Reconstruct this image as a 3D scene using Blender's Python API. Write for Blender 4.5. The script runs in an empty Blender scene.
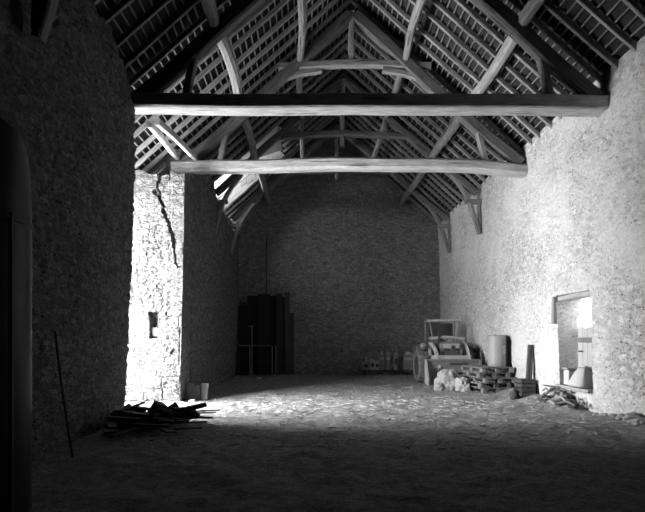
import bpy, bmesh, math, random
import numpy as np
from mathutils import Vector, Matrix
random.seed(7); rng = np.random.default_rng(5)
sc = bpy.context.scene
C = sc.collection
V = Vector
PI = math.pi

# ------------------------------------------------------------------ numbers of the place (metres; x right, y into the barn, z up)
CAM_H, FPX, U0, V0 = 1.35, 484.0, 310.0, 340.0
def at(px, py, D):
    s = FPX / D
    return V(((px - U0) / s, D, CAM_H + (V0 - py) / s))
XC, HALF = 1.0, 4.05
SL = 0.89
def roof_z(x): return 6.0 + SL * (HALF - abs(x - XC))
BACK = 19.2
DT = [5.1, 8.37, 11.45, 14.4, 17.5]        # trusses

# ------------------------------------------------------------------ numpy noise
def _h(i, j, k, s=0):
    n = (i.astype(np.int64) * 374761393 + j.astype(np.int64) * 668265263 + k.astype(np.int64) * 2147483647 + s * 974711) & 0xffffffff
    n = ((n ^ (n >> 13)) * 1274126177) & 0xffffffff
    return ((n ^ (n >> 16)) & 0xffffff) / float(0xffffff)
def vnoise(p, s=0):
    f = np.floor(p); t = p - f; t = t * t * (3 - 2 * t); i = f.astype(np.int64)
    r = 0
    for a in (0, 1):
        for b in (0, 1):
            for c in (0, 1):
                w = (t[:, 0] if a else 1 - t[:, 0]) * (t[:, 1] if b else 1 - t[:, 1]) * (t[:, 2] if c else 1 - t[:, 2])
                r = r + w * _h(i[:, 0] + a, i[:, 1] + b, i[:, 2] + c, s)
    return r * 2 - 1
def fbm(p, oct=4, s=0):
    r = 0; a = 1
    for o in range(oct):
        r = r + a * vnoise(p * (2 ** o) + 17.3 * o, s + o); a *= .5
    return r
def voro(p, s=0):
    """F2-F1 of a jittered cell pattern (2D in p[:,0], p[:,1]), and the cell's own number"""
    f = np.floor(p[:, :2]).astype(np.int64)
    d1 = np.full(len(p), 9.); d2 = np.full(len(p), 9.); cid = np.zeros(len(p))
    z = np.zeros(len(p), dtype=np.int64)
    for a in (-1, 0, 1):
        for b in (-1, 0, 1):
            ci = f[:, 0] + a; cj = f[:, 1] + b
            ox = ci + .15 + .7 * _h(ci, cj, z, s + 1); oy = cj + .15 + .7 * _h(ci, cj, z, s + 2)
            d = np.hypot(p[:, 0] - ox, p[:, 1] - oy)
            h = _h(ci, cj, z, s + 3)
            nw = d < d1
            d2 = np.where(nw, d1, np.minimum(d2, d)); cid = np.where(nw, h, cid); d1 = np.where(nw, d, d1)
    return d2 - d1, cid

# ------------------------------------------------------------------ materials
class N:
    def __init__(s, name):
        s.m = bpy.data.materials.new(name); s.m.use_nodes = True
        s.t = s.m.node_tree; s.b = s.t.nodes['Principled BSDF']; s.b.inputs['Specular IOR Level'].default_value = .25
    def n(s, typ, **kw):
        nd = s.t.nodes.new(typ)
        for k, v in kw.items():
            if k in nd.inputs: nd.inputs[k].default_value = v
            else: setattr(nd, k, v)
        return nd
    def l(s, a, b): s.t.links.new(a, b)
    def coord(s, scale=(1, 1, 1), kind='Object', off=(0, 0, 0)):
        tc = s.n('ShaderNodeTexCoord'); mp = s.n('ShaderNodeMapping')
        mp.inputs['Scale'].default_value = scale; mp.inputs['Location'].default_value = off
        s.l(tc.outputs[kind], mp.inputs[0]); return mp.outputs[0]
    def noise(s, co, scale, det=4, rough=.6, out='Fac'):
        nd = s.n('ShaderNodeTexNoise'); nd.inputs['Scale'].default_value = scale
        nd.inputs['Detail'].default_value = det; nd.inputs['Roughness'].default_value = rough
        s.l(co, nd.inputs['Vector']); return nd.outputs[out]
    def ramp(s, f, pts):
        r = s.n('ShaderNodeValToRGB'); e = r.color_ramp.elements
        while len(e) < len(pts): e.new(.5)
        for q, (p, c) in zip(e, pts):
            q.position = p; q.color = (c, c, c, 1)
        s.l(f, r.inputs[0]); return r.outputs[0]
    def math(s, op, a, b=None, c=None):
        nd = s.n('ShaderNodeMath', operation=op)
        for i, x in enumerate((a, b, c)):
            if x is None: continue
            if isinstance(x, (int, float)): nd.inputs[i].default_value = x
            else: s.l(x, nd.inputs[i])
        return nd.outputs[0]
    def mix(s, f, a, b):
        nd = s.n('ShaderNodeMix', data_type='FLOAT')
        for i, x in ((0, f), (2, a), (3, b)):
            if isinstance(x, (int, float)): nd.inputs[i].default_value = x
            else: s.l(x, nd.inputs[i])
        return nd.outputs[0]
    def warp(s, co, scale, amt):
        c = s.noise(co, scale, 2, .5, 'Color')
        v1 = s.n('ShaderNodeVectorMath', operation='SUBTRACT'); s.l(c, v1.inputs[0]); v1.inputs[1].default_value = (.5, .5, .5)
        v2 = s.n('ShaderNodeVectorMath', operation='SCALE'); s.l(v1.outputs[0], v2.inputs[0]); v2.inputs['Scale'].default_value = amt
        v3 = s.n('ShaderNodeVectorMath', operation='ADD'); s.l(co, v3.inputs[0]); s.l(v2.outputs[0], v3.inputs[1])
        return v3.outputs[0]
    def done(s, col, height=None, dist=.02, strength=1, rough=.85, metal=0):
        if isinstance(col, (int, float)): s.b.inputs['Base Color'].default_value = (col, col, col, 1)
        else: s.l(col, s.b.inputs['Base Color'])
        s.b.inputs['Roughness'].default_value = rough; s.b.inputs['Metallic'].default_value = metal
        if height is not None:
            bp = s.n('ShaderNodeBump'); bp.inputs['Distance'].default_value = dist; bp.inputs['Strength'].default_value = strength
            s.l(height, bp.inputs['Height']); s.l(bp.outputs[0], s.b.inputs['Normal'])
        return s.m

def stone_mat(name, lo, hi, mortar, scale=5.5, flat=1.7, bare=.5, relief=.035, seed=0., speck=.5, grain=1.):
    """rubble masonry: warped cells with mortar joints; 'bare' = share of the wall where stones show through the render"""
    s = N(name); co = s.coord((1, 1, flat), off=(seed, seed * .7, seed * 1.3)); w = s.warp(co, 2.3, .22)
    vd = s.n('ShaderNodeTexVoronoi', feature='DISTANCE_TO_EDGE'); vd.inputs['Scale'].default_value = scale; s.l(w, vd.inputs['Vector'])
    vc = s.n('ShaderNodeTexVoronoi', feature='F1'); vc.inputs['Scale'].default_value = scale; s.l(w, vc.inputs['Vector'])
    sep = s.n('ShaderNodeSeparateColor'); s.l(vc.outputs['Color'], sep.inputs[0])
    co0 = s.coord(off=(seed, 0, 0))
    big = s.noise(co0, .55, 5, .65); mid = s.noise(s.coord((1, 1, 1.7), off=(seed, 3, 1)), 11, 7, .75); fine = s.noise(co0, 45, 5, .8)
    mid = s.ramp(mid, [(.33, 0), (.67, 1)]); fine = s.ramp(fine, [(.33, 0), (.67, 1)])
    dd = s.math('ADD', vd.outputs['Distance'], s.math('MULTIPLY', s.math('SUBTRACT', mid, .5), .16))
    edge = s.ramp(dd, [(0.0, 0), (.13, 1)])
    stone = s.mix(sep.outputs[0], lo, hi)
    stone = s.math('MULTIPLY', stone, s.mix(mid, .6, 1.35))
    mort = s.math('MULTIPLY', s.mix(mid, 1 - .18 * grain, 1 + .16 * grain), mortar)
    showing = s.ramp(big, [(max(0, .62 - bare * .4 - .12), 0), (min(1, .62 - bare * .4 + .12), 1)]) if bare < 1 else 1.0
    m1 = s.math('MULTIPLY', edge, showing)
    col = s.mix(m1, mort, stone)
    joint = s.math('MULTIPLY', s.ramp(dd, [(-.0, 1), (.035, 0)]), showing)          # raked, darker joints
    col = s.math('MULTIPLY', col, s.mix(joint, 1., .6))
    vh = s.n('ShaderNodeTexVoronoi', feature='F1'); vh.inputs['Scale'].default_value = 13; s.l(s.warp(co, 9, .12), vh.inputs['Vector'])
    sp2 = s.n('ShaderNodeSeparateColor'); s.l(vh.outputs['Color'], sp2.inputs[0])
    hole = s.math('MULTIPLY', s.ramp(vh.outputs['Distance'], [(.16, 1), (.36, 0)]), s.ramp(sp2.outputs[1], [(1 - .4 * speck, 0), (1 - .36 * speck, 1)]))
    hole = s.math('MULTIPLY', hole, s.mix(showing, .35, 1.))
    col = s.math('MULTIPLY', col, s.mix(hole, 1., .3))
    col = s.math('MULTIPLY', col, s.mix(fine, 1 - .32 * grain, 1 + .26 * grain))
    h = s.math('ADD', s.math('MULTIPLY', m1, .5), s.math('MULTIPLY', mid, .4))
    h = s.math('ADD', h, s.math('MULTIPLY', fine, .25)); h = s.math('SUBTRACT', h, s.math('MULTIPLY', hole, .9))
    return s.done(col, h, relief, 1, .95)

def wood_mat(name, lo, hi, rough=.8, stains=.3):
    s = N(name); co = s.coord((1.1, 9, 1), 'UV')
    oi = s.n('ShaderNodeObjectInfo'); ad = s.n('ShaderNodeVectorMath', operation='ADD'); s.l(co, ad.inputs[0])
    sc_ = s.math('MULTIPLY', oi.outputs['Random'], 37.); cmb = s.n('ShaderNodeCombineXYZ'); s.l(sc_, cmb.inputs[0]); s.l(sc_, cmb.inputs[2]); s.l(cmb.outputs[0], ad.inputs[1])
    g = s.noise(ad.outputs[0], 3.0, 6, .7)
    co2 = s.coord((1, 1, 1), 'Object'); b = s.noise(co2, 1.6, 4, .6); f = s.noise(ad.outputs[0], 12, 3, .7)
    col = s.mix(s.ramp(g, [(.3, 0), (.68, 1)]), lo, hi)
    col = s.math('MULTIPLY', col, s.mix(b, 1 - stains, 1 + stains))
    col = s.math('MULTIPLY', col, s.mix(oi.outputs['Random'], .8, 1.15))
    crack = s.ramp(s.noise(s.coord((.35, 7, 1), 'UV'), 2.2, 3, .6), [(.34, 0), (.38, 1)])
    col = s.math('MULTIPLY', col, s.mix(crack, .35, 1))
    h = s.math('ADD', g, s.math('MULTIPLY', f, .5)); h = s.math('ADD', h, s.math('MULTIPLY', crack, .6))
    return s.done(col, h, .012, 1, rough)

def plain_mat(name, v, rough=.7, metal=0, var=.25, scale=6, bump=.004, spec=.3):
    s = N(name); co = s.coord(); a = s.noise(co, scale, 5, .65); b = s.noise(co, scale * 6, 3, .7)
    col = s.math('MULTIPLY', s.mix(a, 1 - var * 1.6, 1 + var * 1.6), v)
    col = s.math('MULTIPLY', col, s.mix(b, 1 - var * .6, 1 + var * .6))
    s.b.inputs['Specular IOR Level'].default_value = spec
    return s.done(col, s.math('ADD', a, s.math('MULTIPLY', b, .3)), bump, 1, rough, metal)

def pier_mat():
    m = stone_mat('pale_dressed_stone', .15, .30, .20, 7.5, 1.6, .9, .04, 3.1, 1.0); return m

def dirt_mat():
    s = N('earth_floor'); co = s.coord(); w = s.warp(co, 3, .12)
    a = s.noise(co, .8, 4, .6); b = s.noise(w, 9, 8, .75); c = s.noise(co, 45, 6, .8)
    st = s.noise(s.warp(s.coord((1.2, 7, 4)), .8, .7), 3.2, 6, .75)
    col = s.mix(s.ramp(b, [(.32, 0), (.68, 1)]), .22, .58)
    col = s.math('MULTIPLY', col, s.mix(a, .75, 1.25))
    col = s.math('MULTIPLY', col, s.mix(s.ramp(c, [(.36, 0), (.64, 1)]), .5, 1.5))
    col = s.math('MULTIPLY', col, s.mix(s.ramp(st, [(.35, 0), (.68, 1)]), .72, 1.25))
    h = s.math('ADD', s.math('MULTIPLY', b, .7), s.math('MULTIPLY', c, 1.0)); h = s.math('ADD', h, s.math('MULTIPLY', st, .25))
    return s.done(col, h, .07, 1, .95)

M = dict(
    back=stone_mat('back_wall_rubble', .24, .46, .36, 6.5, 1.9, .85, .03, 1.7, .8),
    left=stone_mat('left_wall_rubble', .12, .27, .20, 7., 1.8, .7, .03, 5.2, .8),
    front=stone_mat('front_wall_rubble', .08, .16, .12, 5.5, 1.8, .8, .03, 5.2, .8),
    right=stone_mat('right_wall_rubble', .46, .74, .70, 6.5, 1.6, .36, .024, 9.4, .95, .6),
    pier=pier_mat(), dirt=dirt_mat(),
    beam=wood_mat('old_oak', .15, .40), dark_oak=wood_mat('dark_old_oak', .07, .24), tie=wood_mat('pale_tie_beam_oak', .32, .70), rafter=wood_mat('rafter_wood', .15, .42), batten=wood_mat('batten_wood', .12, .26),
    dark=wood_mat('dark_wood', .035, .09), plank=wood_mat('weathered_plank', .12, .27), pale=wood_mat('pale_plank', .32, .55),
    black=wood_mat('sooty_wood', .012, .03),
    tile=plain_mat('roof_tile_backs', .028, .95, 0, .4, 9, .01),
    rust=plain_mat('rusty_iron', .06, .8, 0, .4, 14, .004), steel=plain_mat('worn_steel', .28, .55, .3, .3, 10),
    tractor=plain_mat('dusty_tractor_paint', .20, .6, 0, .35, 12), pale_lit_paint=plain_mat('dusty_pale_lit_paint', .42, .6, 0, .3, 14),
    tyre=plain_mat('dusty_tyre_rubber', .17, .9, 0, .35, 12, .006), sack=plain_mat('pale_plastic_sack', .42, .55, 0, .15, 9, .012),
    canvas=plain_mat('pale_canvas', .56, .9, 0, .12, 20, .004), plastic=plain_mat('pale_plastic_drum', .30, .45, 0, .08, 7, .001),
    label=plain_mat('paper_label', .62, .8, 0, .1, 12, .001), tank=plain_mat('dark_tank_paint', .02, .45, 0, .25, 4, .003, .3),
    glass=plain_mat('lamp_glass', .03, .15, 0, .1, 8, 0, .8), carton=plain_mat('pale_carton', .60, .8, 0, .3, 25, .002),
    grey=plain_mat('grey_container', .34, .7, 0, .25, 20, .002), straw=plain_mat('straw', .30, .9, 0, .3, 20, .002),
    hose=plain_mat('grey_twig_bark', .17, .85, 0, .4, 15, .004),
    brick=plain_mat('field_stone', .33, .95, 0, .35, 12, .01),
)

# ------------------------------------------------------------------ object helpers
def link(name, bm, mat, parent=None, smooth=False, loc=None):
    me = bpy.data.meshes.new(name)
    bmesh.ops.recalc_face_normals(bm, faces=bm.faces) if len(bm.faces) < 60000 else None
    bm.to_mesh(me); bm.free()
    if mat: me.materials.append(mat)
    if smooth:
        for p in me.polygons: p.use_smooth = True
    o = bpy.data.objects.new(name, me); C.objects.link(o)
    if parent is not None: o.parent = parent
    if loc is not None: o.location = loc
    return o
def thing(name, label, cat, loc=(0, 0, 0), rz=0, group=None):
    o = bpy.data.objects.new(name, None); C.objects.link(o)
    o.location = loc; o.rotation_euler = (0, 0, rz); o['label'] = label; o['category'] = cat
    if group: o['group'] = group
    return o
def tag(o, label, cat, group=None, kind=None):
    o['label'] = label; o['category'] = cat
    if group: o['group'] = group
    if kind: o['kind'] = kind
    return o
def struct(o, label=None):
    o['kind'] = 'structure'
    if label: o['label'] = label
    return o
def dup(root, loc=None, rz=None, label=None):
    r = root.copy(); C.objects.link(r)
    if loc is not None: r.location = loc
    if rz is not None: r.rotation_euler = (0, 0, rz)
    if label: r['label'] = label
    for ch in list(root.children):
        c = ch.copy(); C.objects.link(c); c.parent = r
        for g in list(ch.children):
            d = g.copy(); C.objects.link(d); d.parent = c
    return r

def box(bm, c, size, rot=None, bev=.006, seg=1):
    r = bmesh.ops.create_cube(bm, size=1)
    vs = r['verts']
    mat = Matrix.Translation(V(c)) @ (rot.to_4x4() if rot is not None else Matrix.Identity(4)) @ Matrix.Diagonal((*size, 1))
    bmesh.ops.transform(bm, matrix=mat, verts=vs)
    if bev > 0:
        es = list({e for v in vs for e in v.link_edges})
        bmesh.ops.bevel(bm, geom=es, offset=min(bev, min(size) * .4), segments=seg, affect='EDGES')
    return bm
def Box(c, size, rot=None, bev=.006): return box(bmesh.new(), c, size, rot, bev)

def catmull(pts, n):
    P = [V(p) for p in pts]; P = [2 * P[0] - P[1]] + P + [2 * P[-1] - P[-2]]
    out = []
    seg = len(P) - 3
    for i in range(seg):
        a, b, c, d = P[i:i + 4]; k = max(1, n // seg)
        for j in range(k):
            t = j / k
            out.append(.5 * ((2 * b) + (c - a) * t + (2 * a - 5 * b + 4 * c - d) * t * t + (3 * b - a - 3 * c + d) * t ** 3))
    out.append(P[-2]); return out

def sweep(pts, w, h, up=(0, 0, 1), n=12, wob=.0, cham=.18, bm=None, ring=None, taper=1.0, seed=0):
    """a hewn timber swept along pts: w sideways, h along up; rounded arrises, slight wander; UV in metres along the grain"""
    bm = bm or bmesh.new(); uv = bm.loops.layers.uv.verify()
    P = catmull(pts, n) if len(pts) > 2 or n > 1 else [V(p) for p in pts]
    if ring is None:
        c = min(w, h) * cham; a, b = w / 2, h / 2
        ring = [(-a, -b + c), (-a, b - c), (-a + c, b), (a - c, b), (a, b - c), (a, -b + c), (a - c, -b), (-a + c, -b)]
    R = random.Random(seed + int(abs(P[0].x * 91 + P[0].y * 57 + P[0].z * 33)))
    L = 0; rings = []; ls = []; up = V(up)
    ph = R.random() * 6; ph2 = R.random() * 6
    per = [0]
    for i in range(len(ring)):
        q, r = ring[i], ring[(i + 1) % len(ring)]; per.append(per[-1] + math.hypot(q[0] - r[0], q[1] - r[1]))
    for i, p in enumerate(P):
        t = (P[min(i + 1, len(P) - 1)] - P[max(i - 1, 0)]).normalized()
        sd = t.cross(up)
        if sd.length < 1e-3: sd = t.cross(V((1, 0, 0)))
        sd.normalize(); u = sd.cross(t).normalized()
        if i: L += (p - P[i - 1]).length
        k = 1 + (taper - 1) * i / (len(P) - 1)
        off = sd * (wob * math.sin(L * 1.9 + ph)) + u * (wob * math.sin(L * 1.4 + ph2))
        kk = k * (1 + (R.random() - .5) * min(wob * 3, .12))
        rings.append([bm.verts.new(p + off + sd * (x * kk) + u * (y * kk)) for x, y in ring]); ls.append(L)
    m = len(ring)
    for i in range(len(rings) - 1):
        for j in range(m):
            f = bm.faces.new((rings[i][j], rings[i][(j + 1) % m], rings[i + 1][(j + 1) % m], rings[i + 1][j]))
            for lp, (a, b) in zip(f.loops, ((ls[i], per[j]), (ls[i], per[j + 1]), (ls[i + 1], per[j + 1]), (ls[i + 1], per[j]))):
                lp[uv].uv = (a, b)
    for rg in (rings[0][::-1], rings[-1]):
        f = bm.faces.new(rg)
        for lp in f.loops: lp[uv].uv = (lp.vert.co.x * .2, lp.vert.co.z + lp.vert.co.y)
    return bm
def circ(r, n=8): return [(r * math.cos(2 * PI * i / n), r * math.sin(2 * PI * i / n)) for i in range(n)]
def tube(pts, r, n=8, seg=10, bm=None, up=(0, 0, 1), taper=1, wob=0): return sweep(pts, 2 * r, 2 * r, up, seg, wob, bm=bm, ring=circ(r, n), taper=taper)
def line(pts, r, n=8, bm=None, up=(0, 0, 1)):      # straight
    return sweep(pts, 2 * r, 2 * r, up, 1, 0, bm=bm, ring=circ(r, n))
def lathe(prof, n=32, axis='Z', bm=None, loc=(0, 0, 0)):
    bm = bm or bmesh.new(); rings = []
    for r, z in prof:
        rg = []
        for i in range(n):
            a = 2 * PI * i / n; p = (r * math.cos(a), r * math.sin(a), z)
            if axis == 'X': p = (z, r * math.cos(a), r * math.sin(a))
            if axis == 'Y': p = (r * math.cos(a), z, r * math.sin(a))
            rg.append(bm.verts.new(V(p) + V(loc)))
        rings.append(rg)
    for a, b in zip(rings, rings[1:]):
        for i in range(n): bm.faces.new((a[i], a[(i + 1) % n], b[(i + 1) % n], b[i]))
    bm.faces.new(rings[0][::-1]); bm.faces.new(rings[-1])
    return bm
def prism(poly, axis, a, b, bm=None, bev=0):
    """extrude a 2D polygon; axis 'X': poly is (y,z); 'Y': poly is (x,z); 'Z': (x,y)"""
    bm = bm or bmesh.new()
    def p(q, t): return {'X': (t, q[0], q[1]), 'Y': (q[0], t, q[1]), 'Z': (q[0], q[1], t)}[axis]
    A = [bm.verts.new(p(q, a)) for q in poly]; B = [bm.verts.new(p(q, b)) for q in poly]; n = len(poly)
    fs = [bm.faces.new(A[::-1]), bm.faces.new(B)] + [bm.faces.new((A[i], A[(i + 1) % n], B[(i + 1) % n], B[i])) for i in range(n)]
    if bev: bmesh.ops.bevel(bm, geom=[e for e in {e for f in fs for e in f.edges}], offset=bev, segments=1, affect='EDGES')
    return bm

def np_mesh(name, verts, faces, mat, parent=None, smooth=True):
    me = bpy.data.meshes.new(name)
    me.from_pydata([tuple(v) for v in verts], [], faces); me.materials.append(mat)
    if smooth: me.polygons.foreach_set('use_smooth', [True] * len(me.polygons))
    me.update(); o = bpy.data.objects.new(name, me); C.objects.link(o)
    if parent: o.parent = parent
    return o

def wall(name, posfn, lu, lv, cell, disp, inward, thick, mat, holes=(), topfn=None, ccell=None):
    """masonry wall: a fine displaced face, closed at back and rim. posfn(u,v)->xyz arrays; holes are (u0,u1,v0,v1)"""
    us = np.linspace(0, lu, int(lu / cell) + 1); vs = np.linspace(0, lv, int(lv / cell) + 1)
    for (a, b, c, d) in holes:                                      # snap the grid to the opening
        for q in (a, b): us[np.argmin(abs(us - q))] = q
        for q in (c, d): vs[np.argmin(abs(vs - q))] = q
    Ug, Vg = np.meshgrid(us, vs, indexing='ij'); u = Ug.ravel(); v = Vg.ravel()
    sc_ = np.ones_like(u) if topfn is None else topfn(u) / lv
    if topfn is not None: v2 = v * sc_
    else: v2 = v
    P = posfn(u, v2); d = disp(u, v2); F = P + np.array(inward) * d[:, None]; Bk = P - np.array(inward) * thick
    nu, nv = len(us), len(vs); idx = lambda i, j: i * nv + j; NB = nu * nv
    keep = np.ones((nu - 1, nv - 1), bool)
    uc = (us[:-1] + us[1:]) / 2; vc = (vs[:-1] + vs[1:]) / 2
    for (a, b, c, e) in holes:
        keep[np.ix_((uc > a) & (uc < b), (vc > c) & (vc < e))] = False
    faces = []
    for i in range(nu - 1):
        for j in range(nv - 1):
            if not keep[i, j]: continue
            q = (idx(i, j), idx(i + 1, j), idx(i + 1, j + 1), idx(i, j + 1))
            faces.append(q); faces.append(tuple(k + NB for k in q[::-1]))
            for di, dj, e0, e1 in ((-1, 0, 3, 0), (1, 0, 1, 2), (0, -1, 0, 1), (0, 1, 2, 3)):
                ii, jj = i + di, j + dj
                if ii < 0 or jj < 0 or ii >= nu - 1 or jj >= nv - 1 or not keep[ii, jj]:
                    faces.append((q[e0], q[e0] + NB, q[e1] + NB, q[e1]))
    return np_mesh(name, np.vstack([F, Bk]), faces, mat, smooth=False)

def p3(u, v, k=0.): return np.stack([u, v, np.full_like(u, k)], 1)

# ------------------------------------------------------------------ floor
def floor_h(x, y):
    p = np.stack([x, y, 0 * x], 1)
    h = .035 * fbm(p * .9, 3, 4) + .022 * fbm(p * 3.1, 3, 9) + .016 * fbm(p * 9, 3, 14)
    h = h + (.05 + .09 * np.clip((y - 9) / 1.8, 0, 1)) * np.clip((x - 4.55) / .5, 0, 1) ** 1.5                                     # earth banked along the right wall
    h = h + .16 * np.exp(-(((x - 5.15) / .33) ** 2 + ((y - 9.75) / .62) ** 2))                # heap below the doorway
    h = h + .05 * np.exp(-(((x + 2.3) / .9) ** 2 + ((y - 7.4) / .8) ** 2))
    return h - .012
def floor_at(x, y): return float(floor_h(np.array([float(x)]), np.array([float(y)]))[0])
def build_floor():
    xs = np.arange(-5.6, 5.9, .05); ys = np.concatenate([np.arange(-1.2, 3.5, .1), np.arange(3.5, 12, .04), np.arange(12, 19.6, .055)])
    X, Y = np.meshgrid(xs, ys, indexing='ij'); x = X.ravel(); y = Y.ravel()
    z = floor_h(x, y)
    nx, ny = len(xs), len(ys)
    top = np.stack([x, y, z], 1)
    I = np.arange(nx * ny).reshape(nx, ny)
    q = np.stack([I[:-1, :-1], I[1:, :-1], I[1:, 1:], I[:-1, 1:]], -1).reshape(-1, 4)
    faces = [tuple(int(k) for k in r) for r in q]
    rim = list(I[:, 0]) + list(I[-1, 1:]) + list(I[::-1, -1][1:]) + list(I[0, ::-1][1:-1])
    base = len(top); rv = top[rim].copy(); rv[:, 2] = -.4
    n = len(rim)
    for k in range(n): faces.append((int(rim[k]), base + k, base + (k + 1) % n, int(rim[(k + 1) % n])))
    faces.append(tuple(base + k for k in range(n))[::-1])
    return struct(np_mesh('floor', np.vstack([top, rv]), faces, M['dirt']), 'trodden earth floor of the barn')
build_floor()

# ------------------------------------------------------------------ walls
def right_pos(u, v): return np.stack([5.25 - .2 * v / 5.95, -1.2 + u, v - .15], 1)
def right_disp(u, v):
    p = p3(u, v)
    w = p + np.stack([fbm(p * 1.3, 2, 3), fbm(p * 1.3, 2, 8), 0 * u], 1) * .12
    e, c = voro(w * np.array([4.2, 6.2, 1]), 3)
    bare = np.clip(fbm(p * .45, 3, 21) * 1.2 + .45 - np.clip((u - 9.5) * .16, 0, .75) + .5 * np.exp(-((v - .8) / .6) ** 2), 0, 1)
    st = np.clip(e * 3.2, 0, 1) * (.5 + .5 * c)
    return .045 * fbm(p * .5, 3, 2) + .03 * bare * st + .008 * fbm(p * 5, 3, 6) + .0
# doorway in the right wall: y 8.9..10.1, z .42..2.27
DOOR = (8.9 + 1.2, 10.1 + 1.2, .42 + .15, 2.27 + .15)
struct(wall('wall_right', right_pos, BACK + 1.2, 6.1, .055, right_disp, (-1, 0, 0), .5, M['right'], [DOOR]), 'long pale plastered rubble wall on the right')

def back_pos(u, v):
    x = -3.3 + u; return np.stack([x, np.full_like(u, BACK), v - .15], 1)
def back_top(u): return np.clip(.02 + roof_z(-3.3 + u) + .15, 1, 20)
def back_disp(u, v):
    p = p3(u, v); e, c = voro((p + .1 * fbm(p * 2, 2, 5)[:, None]) * np.array([5., 9., 1]), 13)
    return .03 * fbm(p * .6, 3, 31) + .022 * np.clip(e * 3, 0, 1) * (.4 + .6 * c)
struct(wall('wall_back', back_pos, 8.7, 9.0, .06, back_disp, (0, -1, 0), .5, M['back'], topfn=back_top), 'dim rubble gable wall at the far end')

def leftpos(y0, xb, lean): return lambda u, v: np.stack([xb + lean * v / 5.9, y0 + u, v - .15], 1)
def left_disp(u, v):
    p = p3(u, v); w = p + np.stack([fbm(p * 1.3, 2, 3), fbm(p * 1.3, 2, 8), 0 * u], 1) * .12
    e, c = voro(w * np.array([5., 8., 1]), 23)
    return .05 * fbm(p * .5, 3, 41) + .04 * np.clip(e * 3, 0, 1) * (.4 + .6 * c) + .012 * fbm(p * 6, 3, 42)
NE = 8.27                                                         # near edge of the wagon opening
def near_top(u):
    y = -1.2 + u; return 6.1 - .62 * np.clip((y - 6.9) / 1.37, 0, 1) ** 2.2 + .04 * np.sin(y * 9) + .03 * np.sin(y * 23)
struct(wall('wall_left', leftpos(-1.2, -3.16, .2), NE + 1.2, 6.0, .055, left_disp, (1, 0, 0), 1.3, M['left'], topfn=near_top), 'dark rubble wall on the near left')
FE = 10.7                                                         # far edge of the wagon opening
# the far-left wall beyond the pier, full height to truss three then broken lower
def far_top(u):
    y = FE + .75 + u; t = np.clip((y - 13.9) / .6, 0, 1)
    return 6.02 * (1 - t) + t * (5.55 + .06 * np.sin(y * 7))
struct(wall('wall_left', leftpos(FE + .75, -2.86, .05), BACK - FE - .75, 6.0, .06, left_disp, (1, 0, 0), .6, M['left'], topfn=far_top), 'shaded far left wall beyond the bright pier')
# the pier: its bright face looks at the camera, with a slit recess and a long crack
CR = [(5.25, -3.42), (4.95, -3.30), (4.72, -3.33), (4.5, -3.34), (4.2, -3.22), (3.9, -3.12), (3.7, -3.08), (3.52, -3.02), (3.3, -3.0), (3.12, -2.94), (2.95, -2.92)]
crz = np.array([c[0] for c in CR])[::-1]; crx = np.array([c[1] for c in CR])[::-1]
def pier_pos(u, v): return np.stack([-4.55 + u * (1.68 + .11 * v / 5.3) / 1.68, np.full_like(u, FE), v - .15], 1)
def pier_disp(u, v):
    x = -4.55 + u * (1.68 + .11 * v / 5.3) / 1.68; z = v - .15; p = p3(u, v)
    w = p + np.stack([fbm(p * 1.6, 2, 3), fbm(p * 1.6, 2, 8), 0 * u], 1) * .09
    # irregular rubble, with squared ashlar low down and at the corner
    e, c = voro(w * np.array([6.2, 9.5, 1]), 53)
    course = np.floor(z / .27); off = _h(course, course * 0, course * 0, 3) * .5
    jx = np.abs(((x + off) / .42) % 1 - .5) * .42 * 2; jz = np.abs((z / .27) % 1 - .5) * .27 * 2
    blk = np.clip(np.minimum(.42 - jx, .27 - jz) / .03, 0, 1)
    ash = np.clip(np.maximum((.75 - z) / .15, (x + 3.07) / .04), 0, 1) * (fbm(p * 2.1, 2, 77) > -.35)
    st = np.clip(e * 4, 0, 1) * (.45 + .55 * c)
    d = .042 * np.where(ash > .5, blk, st) * np.clip(.8 + fbm(p * 1.1, 2, 61), .25, 1) + .010 * fbm(p * 7, 3, 62)
    # the crack
    cx = np.interp(z, crz, crx) + .03 * fbm(p3(v * 4.3, v * 0), 4, 71) + .05 * (_h(np.floor(z / .13).astype(np.int64), np.zeros(len(z), np.int64), np.zeros(len(z), np.int64), 5) - .5)
    wd = .016 + .03 * np.clip(fbm(p3(v * 2.2, v * 0 + 4), 2, 72), 0, 1) + .03 * np.clip((z - 4.7) / .5, 0, 1)
    d = d - .16 * ((np.abs(x - cx) < wd) & (z > 2.95))
    d = d - .10 * (np.hypot(x + 3.38, z - 4.62) < .09) - .07 * (np.hypot(x + 3.0, z - .93 - .15) < .07)
    # slit recess
    d = d - .22 * ((np.abs(x + 3.46) < .09) & (z > 1.40) & (z < 1.96))
    return d
def pier_top(u):
    x = -4.55 + u; return np.minimum(5.06, roof_z(x) - .18 + .0) + .15 + .05 * np.sin(u * 11) - .12 * (np.abs(u - 1.25) < .12)
pier = wall('wall_left', pier_pos, 1.68, 5.3, .027, pier_disp, (0, -1, 0), .76, M['pier'], topfn=pier_top)
struct(pier, 'bright pale stone pier beside the wagon opening')
o = link('stone_block', Box((-3.46, FE + .14, 1.53), (.13, .1, .2), None, .008), M['plank']); tag(o, 'small grey block standing in the slit recess of the bright pier', 'stone')

# outer near flank of the wagon opening is the thick end of wall_left; front gable behind the camera
bm = bmesh.new(); prism([(-4.9, -.3), (5.9, -.3), (5.9, 5.2), (1, 9.9), (-4.9, 4.8)], 'Y', -1.6, -1.2, bm)
struct(link('wall_front', bm, M['front']), 'gable wall behind the viewpoint')
# outer closing of the near-left (behind the thick wall) not needed

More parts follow.
